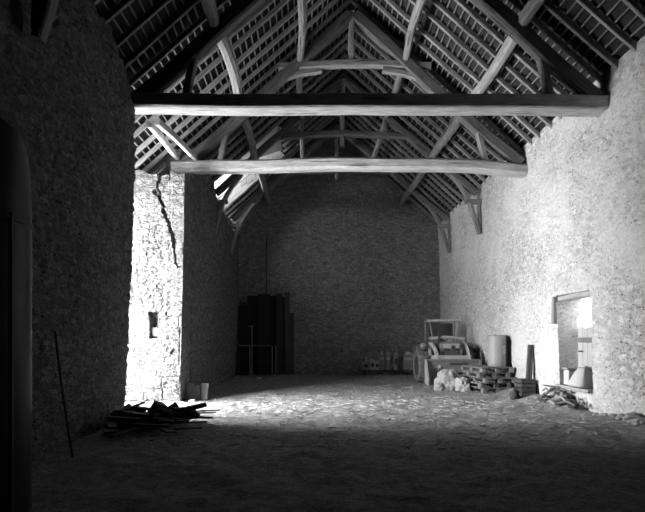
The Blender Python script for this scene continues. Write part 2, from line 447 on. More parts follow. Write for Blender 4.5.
# ------------------------------------------------------------------ roof: tiles, battens, rafters
ceil = bpy.data.objects.new('ceiling', None); C.objects.link(ceil); ceil.location = (XC, 9, 9.6); struct(ceil, 'underside of the tiled roof on rafters and battens')
bpy.context.view_layer.update()
def cpart(name, bm, mat, smooth=False):
    o = link(name, bm, mat); o.parent = ceil; o.matrix_parent_inverse = Matrix.Translation((-XC, -9, -9.6)); return o
ang = math.atan(SL); TH = .06
HATCH = (14.65, 17.0, -3.75, -.95)     # y0,y1,x0,x1 : opening of the dormer in the left slope
NRIGHT = V((-math.sin(ang), 0, -math.cos(ang)))  # inward normal, right slope
def slope_pt(side, d, y, off=0):       # d = distance from ridge axis measured horizontally; off = below tiles
    x = XC + side * d; return V((x - side * math.sin(ang) * off, y, roof_z(XC + side * d) - math.cos(ang) * off))
def tiles(side, d0, d1, y0, y1):
    """overlapping tile backs: a saw-tooth sheet with thickness"""
    bm = bmesh.new(); st = .19; n = int((d1 - d0) / (st * math.cos(ang))); ys = [y0 + (y1 - y0) * i / max(1, int((y1 - y0) / .6)) for i in range(int((y1 - y0) / .6) + 1)]
    rows = []
    for i in range(n + 1):
        d = d0 + (d1 - d0) * i / n
        for off in ((.0, .03) if 0 < i < n else (.0,)):
            rows.append([bm.verts.new(slope_pt(side, d, y, -(.0 if off == 0 else .03))) for y in ys])
    for a, b in zip(rows, rows[1:]):
        for i in range(len(ys) - 1): bm.faces.new((a[i], a[i + 1], b[i + 1], b[i]))
    top = [[bm.verts.new(slope_pt(side, d, y, -.12)) for y in ys] for d in (d0, d1)]
    for i in range(len(ys) - 1):
        bm.faces.new((top[0][i], top[0][i + 1], top[1][i + 1], top[1][i]))
        bm.faces.new((top[0][i], top[0][i + 1], rows[0][i + 1], rows[0][i])); bm.faces.new((top[1][i], top[1][i + 1], rows[-1][i + 1], rows[-1][i]))
    return bm
EAVE_R, EAVE_L = 4.75, 5.75
cpart('tile_covering', tiles(1, -.02, EAVE_R, -1.6, BACK + .5), M['tile'])
h0, h1, hx0, hx1 = HATCH
for (a, b, c, d) in ((-.02, XC - hx1, -1.6, BACK + .5), (XC - hx1, EAVE_L, -1.6, h0), (XC - hx1, EAVE_L, h1, BACK + .5), (XC - hx0, EAVE_L, h0, h1)):
    cpart('tile_covering', tiles(-1, a, b, c, d), M['tile'])
def spans(a, b, cuts):
    out = [(a, b)]
    for c, d in cuts:
        o2 = []
        for s, e in out:
            if d <= s or c >= e: o2.append((s, e))
            else:
                if c > s: o2.append((s, c))
                if d < e: o2.append((d, e))
        out = o2
    return out
R2 = random.Random(3)
y = 4.3; k = 0
while y < BACK - .1:
    for side in (1, -1):
        e = EAVE_R if side > 0 else (5.6 if NE - .5 < y < FE + .4 else EAVE_L - .6)
        yy = y + R2.uniform(-.05, .05); w = R2.uniform(.05, .07)
        cut = [(XC - hx1, XC - hx0)] if side < 0 and h0 - .02 < yy < h1 - .02 else []
        for s, t in spans(.03, e, cut):
            pts = [slope_pt(side, s + (t - s) * q, yy + (R2.uniform(-.025, .025)), .085 + R2.uniform(-.01, .012)) for q in (0, .33, .66, 1)]
            cpart('rafter', sweep(pts, w, .09, (0, 0, 1), 9, .006), M['rafter'])
    y += .455
for side in (1, -1):
    d = .12; e = 4.72 if side > 0 else 5.62
    while d < e:
        rows = [(4.0, BACK - .05)] if side > 0 or not (XC - hx1 - .02 < d < XC - hx0 + .02) else [(4.0, h0), (h1, BACK - .05)]
        if side < 0 and d > 4.35: rows = [(7.6, 11.2)]
        for a, b in rows:
            n = max(2, int((b - a) / .5)); pts = [slope_pt(side, d + R2.uniform(-.008, .008), a + (b - a) * i / n, .022) for i in range(n + 1)]
            cpart('batten', sweep(pts, .030, .026, (0, 0, 1), n, 0), M['batten'])
        d += .165 * math.cos(ang) + R2.uniform(-.008, .008)
# dormer: cheek of upright boards, roof and curb
def dz(x): return 8.05 + (x + .9) * .33
bm = bmesh.new(); uv = bm.loops.layers.uv.verify(); x = -3.72
while x < -1.0:
    w = R2.uniform(.13, .19); x2 = min(x + w, -.95)
    prism([(x + .004, roof_z(x) - .06), (x2 - .004, roof_z(x2) - .06), (x2 - .004, max(dz(x2), roof_z(x2))), (x + .004, max(dz(x), roof_z(x)))], 'Y', h1 + R2.uniform(0, .012), h1 + .04, bm); x = x2
dorm = bpy.data.objects.new('window_1', None); C.objects.link(dorm); dorm.location = (-3.6, 15.8, 5.6); struct(dorm, 'open boarded dormer in the left roof slope')
def dpart(n, bm, m):
    o = link(n, bm, m); o.parent = dorm; o.matrix_parent_inverse = Matrix.Translation((3.6, -15.8, -5.6)); return o
dpart('cheek_boards', bm, M['pale'])
bm = bmesh.new(); prism([(x_, z_) for x_, z_ in ((-3.72, roof_z(-3.72)), (-.95, roof_z(-.95)), (-.95, dz(-.95)), (-3.72, dz(-3.72)))], 'Y', h0 - .05, h0, bm); dpart('cheek_boards', bm, M['plank'])
bm = bmesh.new(); prism([(-4.0, dz(-4.0)), (-.8, dz(-.8)), (-.8, dz(-.8) + .06), (-4.0, dz(-4.0) + .06)], 'Y', h0 - .1, h1 + .1, bm); dpart('dormer_roof', bm, M['plank'])
dpart('dormer_front_baffle', Box((-3.75, (h0 + h1) / 2, 5.85), (.05, h1 - h0, 1.4), None, 0), M['plank'])  # unseen lower front, added to cut the daylight the dormer lets in
for yy in (h1 - .06,):
    dpart('trimmer', sweep([slope_pt(-1, XC + .95, yy, .03), slope_pt(-1, XC + 3.7, yy, .03)], .07, .16, (0, 0, 1), 4, .004), M['beam'])
dpart('rail', tube([V((-3.6, 16.85, 6.0)), V((-2.6, 16.9, 6.75)), V((-1.7, 16.85, 7.45))], .025, 6, 6), M['rafter'])

# ------------------------------------------------------------------ trusses
def T(parent, name, pts, w, h, up=(0, 1, 0), n=12, wob=.012, mat='beam', cham=.16, taper=1, label=None):
    o = link(name, sweep(pts, w, h, up, n, wob, cham, taper=taper), M[mat])
    o.parent = parent; o.matrix_parent_inverse = Matrix.Translation(-V(parent.location))
    if label: o['label'] = label
    return o
def truss(D, kind, label, colz=7.85):
    t = thing('roof_truss', label, 'roof truss', (XC, D, 5.3), group=None)
    X = lambda dx: XC + dx
    Y = (0, 1, 0)
    if kind == 'tie1':
        T(t, 'tie_beam', [(-3.3, D, 5.43), (-1, D, 5.42), (2, D, 5.42), (5.35, D, 5.40)], .24, .34, Y, 24, .008, 'tie', cham=.1)
    elif kind == 'tie2':
        T(t, 'tie_beam', [(-3.25, D, 5.41), (-2, D, 5.44), (1.0, D, 5.50), (3.5, D, 5.46), (5.3, D, 5.34)], .27, .31, Y, 28, .012, 'tie', cham=.2)
    for s in (-1, 1):
        op = kind == 'open'; q = .2 if op else 0; sh = .17 if op and s < 0 else 0
        T(t, 'principal_rafter', [(X(s * 3.98) + sh, D, 5.52 + q), (X(s * 3.1) + sh * .5, D, 6.22 + q), (X(s * 2.2), D, 7.05 + q * .7), (X(s * 1.1), D, 8.05 + q * .4), (X(s * .05), D, 9.02)], .19 if op else .26, .17 if op else .2, Y, 20, .015, 'dark_oak')  # principals and open-truss collars take a darker oak tone
    if D > 7:
        T(t, 'collar_beam', [(X(-1.75), D, colz - .05), (XC, D, colz + .03), (X(1.85), D, colz - .03)], .17, .17, Y, 14, .01, 'dark_oak' if op else 'beam')
        T(t, 'king_post', [(XC - .02, D + .01, colz + .02 - (.35 if kind == 'open' else 0)), (XC - .04, D, 8.5), (XC, D, 9.1)], .13, .15, Y, 8, .01)
        for s in (-1, 1):
            if not op: T(t, 'collar_brace', [(X(s * .72), D, colz - .12), (X(s * 1.3), D, colz - .22), (X(s * 1.95), D, colz - .5), (X(s * 2.45), D, colz - 1.0)], .13, .12, Y, 10, .008)
            T(t, 'post', [(X(s * 1.27), D - .02, colz), (X(s * 1.22), D, colz + .5)], .12, .12, Y, 3, .006)
    if kind in ('tie1', 'tie2'):
        for s in (-1, 1):
            T(t, 'strut', [(X(s * 2.95), D, 6.4), (X(s * 3.05), D + .01, 5.95), (X(s * 3.14), D, 5.5)], .13, .15, Y, 6, .012)
    else:
        for s in (-1, 1):
            o_ = X(0) + (.17 if s < 0 else 0); X_ = lambda dx: o_ + dx
            T(t, 'sole_piece', [(X_(s * 3.62), D, 5.47), (X_(s * 4.12), D, 5.45)], .12, .16, Y, 3, .004)
            T(t, 'wall_brace', [(X_(s * 3.2), D, 6.28), (X_(s * 3.52), D, 5.85), (X_(s * 3.78), D, 5.35), (X_(s * 4.03), D - .02, 4.5)], .11, .14, Y, 12, .006)
            T(t, 'wall_post', [(X_(s * 4.02), D, 5.42), (X_(s * 4.05), D, 4.6)], .06, .12, Y, 5, .004)
    return t
t0 = truss(DT[0], 'open', 'dark brace foot of the nearest truss, on the near left wall top')
truss(DT[1], 'tie1', 'roof truss with the straight black tie beam, nearest across the nave')
truss(DT[2], 'tie2', 'roof truss with the pale cambered tie beam resting on the bright pier')
truss(DT[3], 'open', 'third roof truss, without tie beam, its braces just behind the pale tie beam', 7.45)
truss(DT[4], 'open', 'last roof truss, small and dim, next to the far gable wall', 7.45)
# purlins: bowed timbers from truss to truss
def purlin(side, dx, z, d0, d1, bow, label, w=.17, sz=0.):
    pts = [(XC + side * (dx + bow * b), d0 + (d1 - d0) * q, z + .6 * bow * b + sz * (q - .5)) for q, b in ((0, 0), (.3, .8), (.6, 1), (.85, .4), (1, 0))]
    o = link('purlin', sweep(pts, w, w * 1.15, (0, 0, 1), 20, .012, .28), M['beam'])
    return tag(o, label, 'purlin')
seg = [(1.5, DT[0] - .05), (DT[0] + .0, DT[1]), (DT[1], DT[2]), (DT[2], DT[3]), (DT[3], DT[4]), (DT[4], BACK + .02)]
wh = ['between the nearest truss and the black tie beam', 'between the black and the pale tie beam', 'between the pale tie beam and the third truss', 'between the third and the last truss', 'from the last truss to the far gable wall']
for s, sn in ((1, 'right'), (-1, 'left')):
    for i, w_ in enumerate(wh):
        d0, d1 = seg[i + 1]
        purlin(s, 2.64, 6.80, d0, d1, (.03, .12, .04, .03, .0)[i] * (1 if s > 0 else -.8), 'lower purlin on the %s slope, %s' % (sn, w_), .19)
        purlin(s, 1.25, 7.98 if i < 3 else 7.85, d0, d1, (-.04, -.1, .03, .02, 0)[i], 'upper purlin on the %s slope, %s' % (sn, w_), .15)
# two pale plates that carry the roof foot over the wagon opening
for k, (a, b, lb) in enumerate((((-2.84, 8.52, 5.16), (-3.10, 11.3, 5.62), 'outer pale plate timber over the wagon opening, ending against the pier top'), ((-2.70, 8.5, 5.2), (-2.68, 11.3, 5.6), 'inner pale plate timber over the wagon opening, ending on the pale tie beam'))):
    tag(link('wall_plate', sweep([a, (V(a) + V(b)) / 2 + V((0, 0, .02)), b], .12 if k == 0 else .1, .13, (0, 0, 1), 10, .008), M['tie']), lb, 'timber')
tag(link('wall_plate', sweep([(-2.95, 13.0, 5.95), (-3.0, 16, 5.7), (-3.0, 19.1, 5.75)], .14, .14, (0, 0, 1), 10, .01), M['beam']), 'dark plate timber on the far left wall top below the dormer', 'timber')

# ------------------------------------------------------------------ doorway on the right: posts, lintel, lower leaf
d1 = bpy.data.objects.new('door_1', None); C.objects.link(d1); d1.location = (5.6, 9.5, .42); struct(d1, 'low plank half door, upper part open to daylight')
def d1part(n, bm, m, l=None):
    o = link(n, bm, M[m]); o.parent = d1; o.matrix_parent_inverse = Matrix.Translation((-5.6, -9.5, -.42)); return o
yy = 8.92; leaf = None
bm = bmesh.new()
for k in range(7):
    w = .165; box(bm, (5.60, yy + w / 2, 1.03), (.035, w - .008, 1.16 + .03 * math.sin(k * 2.3)), None, .004); yy += w
d1part('door_leaf', bm, 'pale')
for z in (.75, 1.35): d1part('ledge', Box((5.565, 9.5, z), (.03, 1.1, .1), None, .004), 'plank')
d1part('lintel', sweep([(5.32, 8.86, 2.21), (5.32, 9.5, 2.23), (5.32, 10.14, 2.21)], .30, .10, (0, 0, 1), 6, .006), 'pale')
d1part('sill', Box((5.36, 9.5, .40), (.5, 1.18, .06), None, .01), 'brick')
d1part('latch', Box((5.54, 9.93, 1.12), (.02, .12, .03), None, .003), 'rust')
tag(link('timber_stub', Box((5.13, 10.15, 1.97), (.1, .09, .56), Matrix.Rotation(.03, 3, 'X'), .01), M['plank']), 'short upright wooden post stub fixed at the upper corner of the doorway', 'post')

# ------------------------------------------------------------------ far wall: pipe, panels, frame, bench and boxes
o = thing('pipe', 'thin dark vertical pipe on the far wall above the black boards', 'pipe', (-1.72, BACK - .06, 3.0))
link('pipe_run', line([(0, 0, 0.02), (0, 0, 2.45)], .018, 8, up=(0, 1, 0)), M['rust'], o)
for z in (.15, .95, 1.85): link('bracket', Box((0, .03, z), (.12, .09, .035)), M['steel'], o)
pan = [(239, 248, 305), (247, 259, 296), (257, 270, 294), (268, 277, 296), (276, 282, 294), (281, 286, 297), (285, 290, 292), (288, 294, 313)]
for i, (a, b, t_) in enumerate(pan):
    D = 18.5 + .11 * (i % 2); A = at(a, t_, D); B = at(b, 375, D)
    w = B.x - A.x - .01; h = A.z - .02
    rot = Matrix.Rotation(-math.radians(5.2), 3, 'X') @ Matrix.Rotation(.012 * ((i * 7) % 3 - 1), 3, 'Y')
    o = link('tall_board', Box((0, 0, h / 2), (w, .03 + .012 * (i % 2), h), rot, .004), M['black'] if i < 4 else M['dark'], None, False, ((A.x + B.x) / 2, D, .035))
    tag(o, ['widest', 'second', 'third', 'fourth', 'fifth', 'sixth', 'seventh', 'shortest and rightmost'][i] + (' black board from the left, leaning on the far wall' if i and i < 7 else ' black board leaning on the far wall'), 'board', 'black boards leaning on the far wall')
C.objects['tall_board']['label'] = 'leftmost black board leaning on the far wall in the corner'
t = thing('metal_frame', 'thin metal table frame standing in front of the black boards', 'frame', (-2.05, 17.7, floor_at(-2.05, 17.7)))
X0, X1, zt = -.76, .77, 1.2
link('top_rail', Box((-.1, 0, zt), (1.45, .05, .035)), M['steel'], t); link('top_rail', Box((0, .5, zt - .02), (1.53, .04, .035)), M['rust'], t)
for x, y in ((X0, 0), (X1 - .1, 0), (X1, .5), (X0 + .55, .5)): link('leg', Box((x, y, zt / 2), (.04, .04, zt)), M['steel'], t)
link('shelf_rail', Box((.45, .25, .62), (1.2, .03, .025)), M['rust'], t)
t2 = thing('stand_pipe', 'thin standing pipe with a short cross handle behind the metal frame', 'pipe', (-2.2, 18.35, floor_at(-2.2, 18.35)))
link('upright', line([(0, 0, 0), (0, 0, 1.88)], .018, 8, up=(0, 1, 0)), M['steel'], t2); link('cross_handle', line([(-.14, 0, 1.88), (.06, 0, 1.9)], .02, 8), M['steel'], t2)
o = link('pale_stone', lathe([(.02, 0), (.12, .01), (.13, .06), (.07, .1), (.01, .11)], 10), M['label'], None, True, (-1.88, 17.55, floor_at(-1.88, 17.55) - .01)); tag(o, 'flat pale stone on the floor under the metal frame', 'stone')

t = thing('low_bench', 'low dark plank bench along the far wall under the boxes', 'bench', (3.3, 18.75, floor_at(3.3, 18.75) - .01))
bz = .19 - t.location.z
link('seat_plank', Box((0, 0, bz - .02), (2.9, .34, .04)), M['dark'], t)
for x in (-1.2, 0, 1.2): link('support', Box((x, 0, (bz - .04) / 2), (.09, .3, bz - .04)), M['dark'], t)
def on_bench(name, px0, px1, top, label, cat, mat, kind='box', y=18.72):
    s = FPX / y; x0, x1 = (px0 - U0) / s, (px1 - U0) / s; h = CAM_H + (V0 - top) / s - .19; w = x1 - x0
    t = thing(name, label, cat, ((x0 + x1) / 2, y, .19))
    if kind == 'box':
        link('carton_body', Box((0, 0, h / 2), (w, .2, h), None, .008), M[mat], t); link('printed_label', Box((0, -.102, h * .5), (w * .6, .004, h * .35), None, 0), M['rust'], t)
    elif kind == 'can':
        link('container', Box((0, 0, h * .42), (w, .16, h * .84), None, .025), M[mat], t)
        link('cap', lathe([(w * .3, h * .84), (w * .3, h * .97), (w * .2, h)], 12), M['label'], t); link('handle', tube([(-w * .3, 0, h * .84), (0, 0, h * .93), (w * .3, 0, h * .84)], .012, 6, 6), M[mat], t)
        link('paper_label', Box((0, -.082, h * .62), (w * .8, .004, h * .14), None, 0), M['label'], t)
    elif kind == 'bottle':
        r = w / 2
        link('bottle_body', lathe([(r * .9, 0), (r, .01), (r, h * .6), (r * .35, h * .78), (r * .35, h * .92)], 16), M[mat], t, True); link('cap', lathe([(r * .42, h * .9), (r * .42, h)], 12), M['label'], t)
    return t
on_bench('carton', 362.5, 369, 361.5, 'small grey carton at the left end of the low bench', 'box', 'grey')
o = on_bench('bottle', 364.5, 367.5, 357, 'tiny bottle standing behind the small grey carton', 'bottle', 'carton', 'bottle', 18.86)
on_bench('carton', 370, 374.4, 359.5, 'pale carton right of the small grey carton on the bench', 'box', 'carton')
on_bench('carton', 374.8, 379, 361, 'pale carton just left of the two jerrycans', 'box', 'carton')
on_bench('jerrycan', 379.5, 384.3, 351.5, 'left one of two grey jerrycans with pale caps', 'jerrycan', 'grey', 'can', 18.8)
on_bench('jerrycan', 385.6, 390.2, 351.5, 'right one of two grey jerrycans with pale caps', 'jerrycan', 'grey', 'can', 18.8)
on_bench('carton', 393.8, 397.5, 353, 'tall narrow carton between the jerrycans and the wide container', 'box', 'grey')
on_bench('jerrycan', 403.5, 412.5, 352, 'wide grey container with a cap, nearest the tractor on the bench', 'container', 'grey', 'can')

# ------------------------------------------------------------------ tractor (faces the camera, left side to the light)
TX, TY = 4.22, 15.35
tr = thing('tractor', 'old dusty tractor with front bucket and roll frame parked by the right wall', 'tractor', (TX, TY, .0))
def tp(n, bm, m, smooth=False, parent=None, loc=None, label=None):
    o = link(n, bm, M[m], parent or tr, smooth, loc)
    if label: o['label'] = label
    return o
def wheel(r, w, hub, lugs):
    bm = bmesh.new(); a = w / 2
    prof = [(hub, -a * .7), (hub * 1.15, -a * .9), (r * .8, -a), (r * .93, -a * .85), (r * .97, -a * .5), (r * .98, 0), (r * .97, a * .5), (r * .93, a * .85), (r * .8, a), (hub * 1.15, a * .9), (hub, a * .7)]
    lathe(prof, 40, 'X', bm)
    for i in range(lugs):
        for s in (-1, 1):
            an = 2 * PI * (i + .5 * (s > 0)) / lugs
            R = Matrix.Rotation(an, 3, 'X') @ Matrix.Rotation(s * .55, 3, 'Z')
            p = Matrix.Rotation(an, 3, 'X') @ V((s * a * .45, 0, r * .985))
            box(bm, p, (a * 1.15, r * .075, r * .07), R, .006)
    return bm
def rim(r, w):
    bm = bmesh.new(); lathe([(r * 1.02, -w * .42), (r * .95, -w * .44), (r * .85, -w * .2), (r * .3, -w * .12), (r * .28, -w * .3), (.01, -w * .3)], 28, 'X', bm)
    lathe([(r * 1.02, w * .42), (r * .95, w * .44), (r * .85, w * .2), (r * .3, w * .12), (r * .28, w * .3), (.01, w * .3)], 28, 'X', bm); return bm
for s in (-1, 1):
    z0 = floor_at(TX + s * .68, TY); w_ = tp('rear_wheel', wheel(.53, .38, .3, 16), 'tyre', False, None, (s * .68, 0, z0 + .535), 'ribbed rear wheel')
    link('rim', rim(.3, .38), M['rust'], w_)
    w_ = tp('front_wheel', wheel(.31, .17, .17, 12), 'tyre', False, None, (s * .48, -.98, floor_at(TX + s * .48, TY - .98) + .315), 'small front wheel'); link('rim', rim(.17, .17), M['pale_lit_paint'], w_)
    # fender: curved sheet over the rear wheel
    arc = [(.60 * math.cos(a), .535 + .62 * math.sin(a)) for a in np.linspace(math.radians(20), math.radians(118), 12)]
    arc2 = [(.57 * math.cos(a), .535 + .59 * math.sin(a)) for a in np.linspace(math.radians(118), math.radians(20), 12)]
    tp('fender', prism(arc + arc2, 'X', s * .68 - .2, s * .68 + .2), 'tractor')
    tp('fender_lamp', lathe([(.03, .05), (.085, .04), (.1, 0), (.085, -.06), (.03, -.08)], 14, 'Y', None, (s * .72, -.42, 1.18)), 'steel', True)
tp('axle', line([(-.6, 0, .54), (.6, 0, .54)], .07, 10), 'rust')
tp('front_axle', Box((0, -.98, .34), (.86, .09, .09)), 'rust')
body = bmesh.new(); box(body, (0, -.15, .68), (.36, 1.3, .42), None, .03); tp('gearbox', body, 'rust')
hood = bmesh.new(); prism([(-.33, .78), (.33, .78), (.35, 1.02), (.3, 1.22), (.17, 1.30), (-.17, 1.30), (-.3, 1.22), (-.35, 1.02)], 'Y', -.86, .02, hood, .015); tp('hood', hood, 'tractor')
g = tp('grille', Box((0, -.875, 1.0), (.46, .03, .40), None, .01), 'rust', label='dark grille')
gb = bmesh.new()
for k in range(6): box(gb, (0, -.895, .84 + k * .035), (.42, .014, .012), None, 0)
tp('grille_bars', gb, 'tractor')
tp('nose_plate', Box((0, -.9, 1.17), (.5, .03, .14), None, .02), 'pale_lit_paint')
hl = tp('headlamp', lathe([(.055, 0), (.08, .0), (.09, .03), (.07, .08), (.02, .09)], 16, 'Y', None, (.04, -.94, 1.13)), 'steel', True)
link('lamp_glass', lathe([(.056, -.004), (.04, -.012), (.01, -.015)], 16, 'Y', None, (.04, -.94, 1.13)), M['glass'], hl, True)
tp('weight_bar', Box((-.05, -1.08, .80), (1.16, .1, .2), None, .015), 'pale_lit_paint')
tp('front_weight', Box((0, -.98, .6), (.42, .16, .3), None, .03), 'rust')
tp('exhaust_pipe', line([(-.26, -.5, 1.25), (-.26, -.5, 1.66)], .03, 10, up=(0, 1, 0)), 'rust')
tp('windscreen_bar', sweep([(-.52, -.32, 1.40), (0, -.36, 1.44), (.55, -.32, 1.38)], .16, .09, (0, 0, 1), 6, .004), 'pale_lit_paint')
# roll frame
for s in (-1, 1):
    tp('roll_post', line([(s * .46, .38, .9), (s * .47, .36, 1.95)], .028, 8, None, (0, 1, 0)), 'tractor'); tp('roll_post', line([(s * .36, -.22, 1.3), (s * .47, -.16, 1.95)], .026, 8, None, (0, 1, 0)), 'tractor'); tp('side_rail', line([(s * .47, -.16, 1.95), (s * .47, .36, 1.95)], .026, 8), 'tractor')
tp('canopy_rail', Box((0, -.17, 1.96), (1.06, .07, .075), None, .012), 'pale_lit_paint'); tp('canopy_rail', Box((0, .37, 1.96), (1.0, .06, .06), None, .012), 'tractor')
tp('rear_panel', Box((.02, .36, 1.68), (.78, .02, .42), None, .01), 'rust')
st = bmesh.new(); box(st, (0, .28, .98), (.42, .4, .09), None, .03); box(st, (0, .47, 1.2), (.42, .07, .36), Matrix.Rotation(-.15, 3, 'X'), .03); tp('seat', st, 'tyre')
sw = bmesh.new(); pr = [(.19 * math.cos(a), .19 * math.sin(a)) for a in np.linspace(0, 2 * PI, 21)]
mt = Matrix.Rotation(.5, 3, 'X'); tube([V((-.05, -.05, 1.42)) + mt @ V((x, y, 0)) for x, y in pr], .014, 6, 20, sw); line([V((-.05, -.12, 1.2)), V((-.05, -.05, 1.42))], .02, 6, sw, (0, 1, 0))
for a in (0, 2.1, 4.2): line([V((-.05, -.05, 1.42)), V((-.05, -.05, 1.42)) + mt @ V((.19 * math.cos(a), .19 * math.sin(a), 0))], .009, 6, sw)
tp('steering_wheel', sw, 'rust')
for s in (-1, 1):
    la = bmesh.new(); xa = s * .50
    sweep([(xa, -.25, 1.22), (xa, -.62, 1.20), (xa - s * .02, -.98, .98), (xa - s * .04, -1.3, .50)], .07, .13, (0, 0, 1), 12, 0, .15, la)
    sweep([(xa, -.3, .55), (xa, -.3, 1.28)], .08, .12, (0, 1, 0), 2, 0, .15, la)
    o = tp('loader_arm', la, 'pale_lit_paint')
    link('ram', line([(xa - s * .0, -.35, .7), (xa - s * .02, -.95, .93)], .028, 8), M['steel'], o)
bk = bmesh.new()
prof = [(-1.28, .78), (-1.30, .5), (-1.30, .16), (-1.62, .06), (-1.62, .045), (-1.27, .13), (-1.265, .5), (-1.25, .78)]
bx0, bx1 = -.86, .70
prism(prof, 'X', bx0, bx1, bk)
box(bk, ((bx0 + bx1) / 2, -1.285, .76), (bx1 - bx0, .07, .06), None, .01)
b_ = tp('bucket', bk, 'tractor', label='wide sheet metal bucket')
for s, x in ((-1, bx0), (1, bx1)):
    ck = [(-1.25, .8), (-1.36, .76), (-1.5, .52), (-1.62, .25), (-1.63, .05), (-1.25, .1)]
    link('side_plate', prism(ck, 'X', x - .02, x + .02), M['pale_lit_paint'] if s < 0 else M['tractor'], b_)  # left plate painted paler to carry the light it faces
link('stiffener', Box((.1, -1.315, .66), (.5, .03, .05)), M['rust'], b_)

# ------------------------------------------------------------------ pallets with the drum
def pallet(label, loc, rz):
    t = thing('pallet', label, 'pallet', loc, rz, 'pallets stacked in front of the tractor')
    W, L = .84, 1.2
    for i in range(7): link('deck_board', sweep([(0, .05 + i * (L - .1) / 6, .119), (W, .05 + i * (L - .1) / 6, .119)], .115, .02, (0, 0, 1), 1, 0, .1), M['plank'], t)
    for x in (.05, W / 2, W - .05):
        link('stringer_board', sweep([(x, 0, .099), (x, L, .099)], .1, .018, (0, 0, 1), 1, 0, .1), M['plank'], t)
        link('bottom_board', sweep([(x, 0, .010), (x, L, .010)], .1, .02, (0, 0, 1), 1, 0, .1), M['plank'], t)
        for y in (.07, L / 2, L - .07): link('block', Box((x, y, .055), (.1, .14, .07), None, .005), M['plank'], t)
    return t
lay = ['lowest', 'second from the bottom', 'middle', 'second from the top', 'topmost']
offs = [(0, 0, .0), (-.05, .03, .03), (.03, -.04, -.02), (-.09, .02, .02), (-.03, .0, -.01)]
pz = floor_at(4.6, 12.7) + .0; first = None
for k in range(5):
    loc = (4.33 + offs[k][0], 12.1 + offs[k][1], pz + k * .1295); rz = math.radians(8.5) + offs[k][2]
    lb = lay[k] + (' wooden pallet of the stack in front of the tractor' if k < 4 else ' wooden pallet of the stack, under the pale drum')
    if first is None: first = pallet(lb, loc, rz)
    else: dup(first, loc, rz, lb)
ptop = pz + 5 * .1295 + .001
dr = thing('drum', 'pale plastic drum standing on the pallet stack', 'drum', (4.87, 12.62, ptop))
r = .222; H = .83
prof = [(r * .93, 0), (r * .97, .02), (r, .08)] + [(r * (1 + .012 * math.cos(k * PI)), .12 + k * .045) for k in range(0, 14)] + [(r, .74), (r * .96, .79), (r * .88, .815), (r * .80, .81), (r * .2, .80)]
link('barrel_body', lathe(prof, 40), M['plastic'], dr, True)
for x, y in ((-.1, -.06), (.1, .06)): link('bung', lathe([(.045, .80), (.045, .845), (.03, .85)], 14, 'Z', None, (x, y, 0)), M['label'], dr)
lb = bmesh.new(); n = 9; vs = []
for i in range(n):
    a = math.radians(-72 + 42 * i / (n - 1)); vs.append([V(((r * 1.018) * math.cos(a), (r * 1.018) * math.sin(a), z)) for z in (.33, .55)])
for i in range(n - 1):
    q = [lb.verts.new(v) for v in (vs[i][0], vs[i + 1][0], vs[i + 1][1], vs[i][1])]; lb.faces.new(q)
ex = bmesh.ops.extrude_face_region(lb, geom=lb.faces[:]); link('paper_label', lb, M['label'], dr)

# ------------------------------------------------------------------ sacks
def crumple(name, sx, sy, sz, seed, mat, loc, label, cat='sack', amp=.28, low=.35):
    bm = bmesh.new(); bmesh.ops.create_icosphere(bm, subdivisions=5, radius=1)
    P = np.array([v.co[:] for v in bm.verts]); f = fbm(P * 1.7, 2, seed); e, c = voro(P[:, [0, 2]] * 2.4 + .3 * f[:, None] + seed, seed); e2, _ = voro(P[:, [1, 2]] * 3.1 + .4 * f[:, None], seed + 5)
    g = 1 + amp * f - .3 * amp * 2 * np.clip(.35 - e, 0, 1) - .5 * amp * np.clip(.3 - e2, 0, 1)
    P = P * g[:, None]; P[:, 2] = np.where(P[:, 2] < -low, -low + (P[:, 2] + low) * .12, P[:, 2]); P *= np.array([sx, sy, sz]); P[:, 2] -= P[:, 2].min()
    for v, p in zip(bm.verts, P): v.co = p
    o = link(name, bm, M[mat], None, False, loc); return tag(o, label, cat)
crumple('plastic_sack', .31, .24, .43, 3, 'sack', (3.72, 13.05, floor_at(3.72, 13.05) - .02), 'large crumpled pale sack between the bucket and the pallets')
crumple('plastic_sack', .19, .17, .28, 8, 'sack', (4.02, 12.72, floor_at(4.02, 12.72) - .02), 'smaller crumpled pale sack leaning at the pallet stack')
crumple('plastic_sack', .14, .12, .16, 12, 'grey', (3.44, 12.9, floor_at(3.44, 12.9) - .02), 'small grey crumpled sack left of the large pale sack')

# ------------------------------------------------------------------ crate and pipe by the wall
cx, cy = 4.98, 11.22; cz = floor_at(cx, cy)
t = thing('crate', 'dark slatted crate on the floor against the right wall', 'crate', (cx, cy, cz), .03)
for k in range(4):
    for sg in (-1, 1):
        link('slat', Box((0, sg * .17, .05 + k * .1), (.34, .02, .08)), M['dark'], t); link('slat', Box((sg * .16, 0, .05 + k * .1), (.02, .32, .08)), M['dark'], t)
for x in (-.14, .14):
    for y in (-.15, .15): link('corner_post', Box((x, y, .21), (.04, .04, .42)), M['dark'], t)
link('bottom', Box((0, 0, .02), (.32, .32, .03)), M['dark'], t)
o = link('post', sweep([(5.06, 11.22, cz + .036), (5.08, 11.22, .7), (5.11, 11.23, 1.24)], .14, .10, (0, 1, 0), 8, .006, taper=.8), M['dark']); tag(o, 'blackened upright post standing in the dark crate', 'post')
o = thing('jug', 'small dark jug on the floor between the pallets and the crate', 'jug', (4.72, 11.2, floor_at(4.72, 11.2)))
link('jug_body', lathe([(.07, 0), (.09, .02), (.1, .12), (.07, .2), (.03, .24), (.035, .27)], 16), M['dark'], o, True); link('handle', tube([(.08, 0, .17), (.14, 0, .15), (.1, 0, .06)], .01, 6, 6), M['dark'], o)

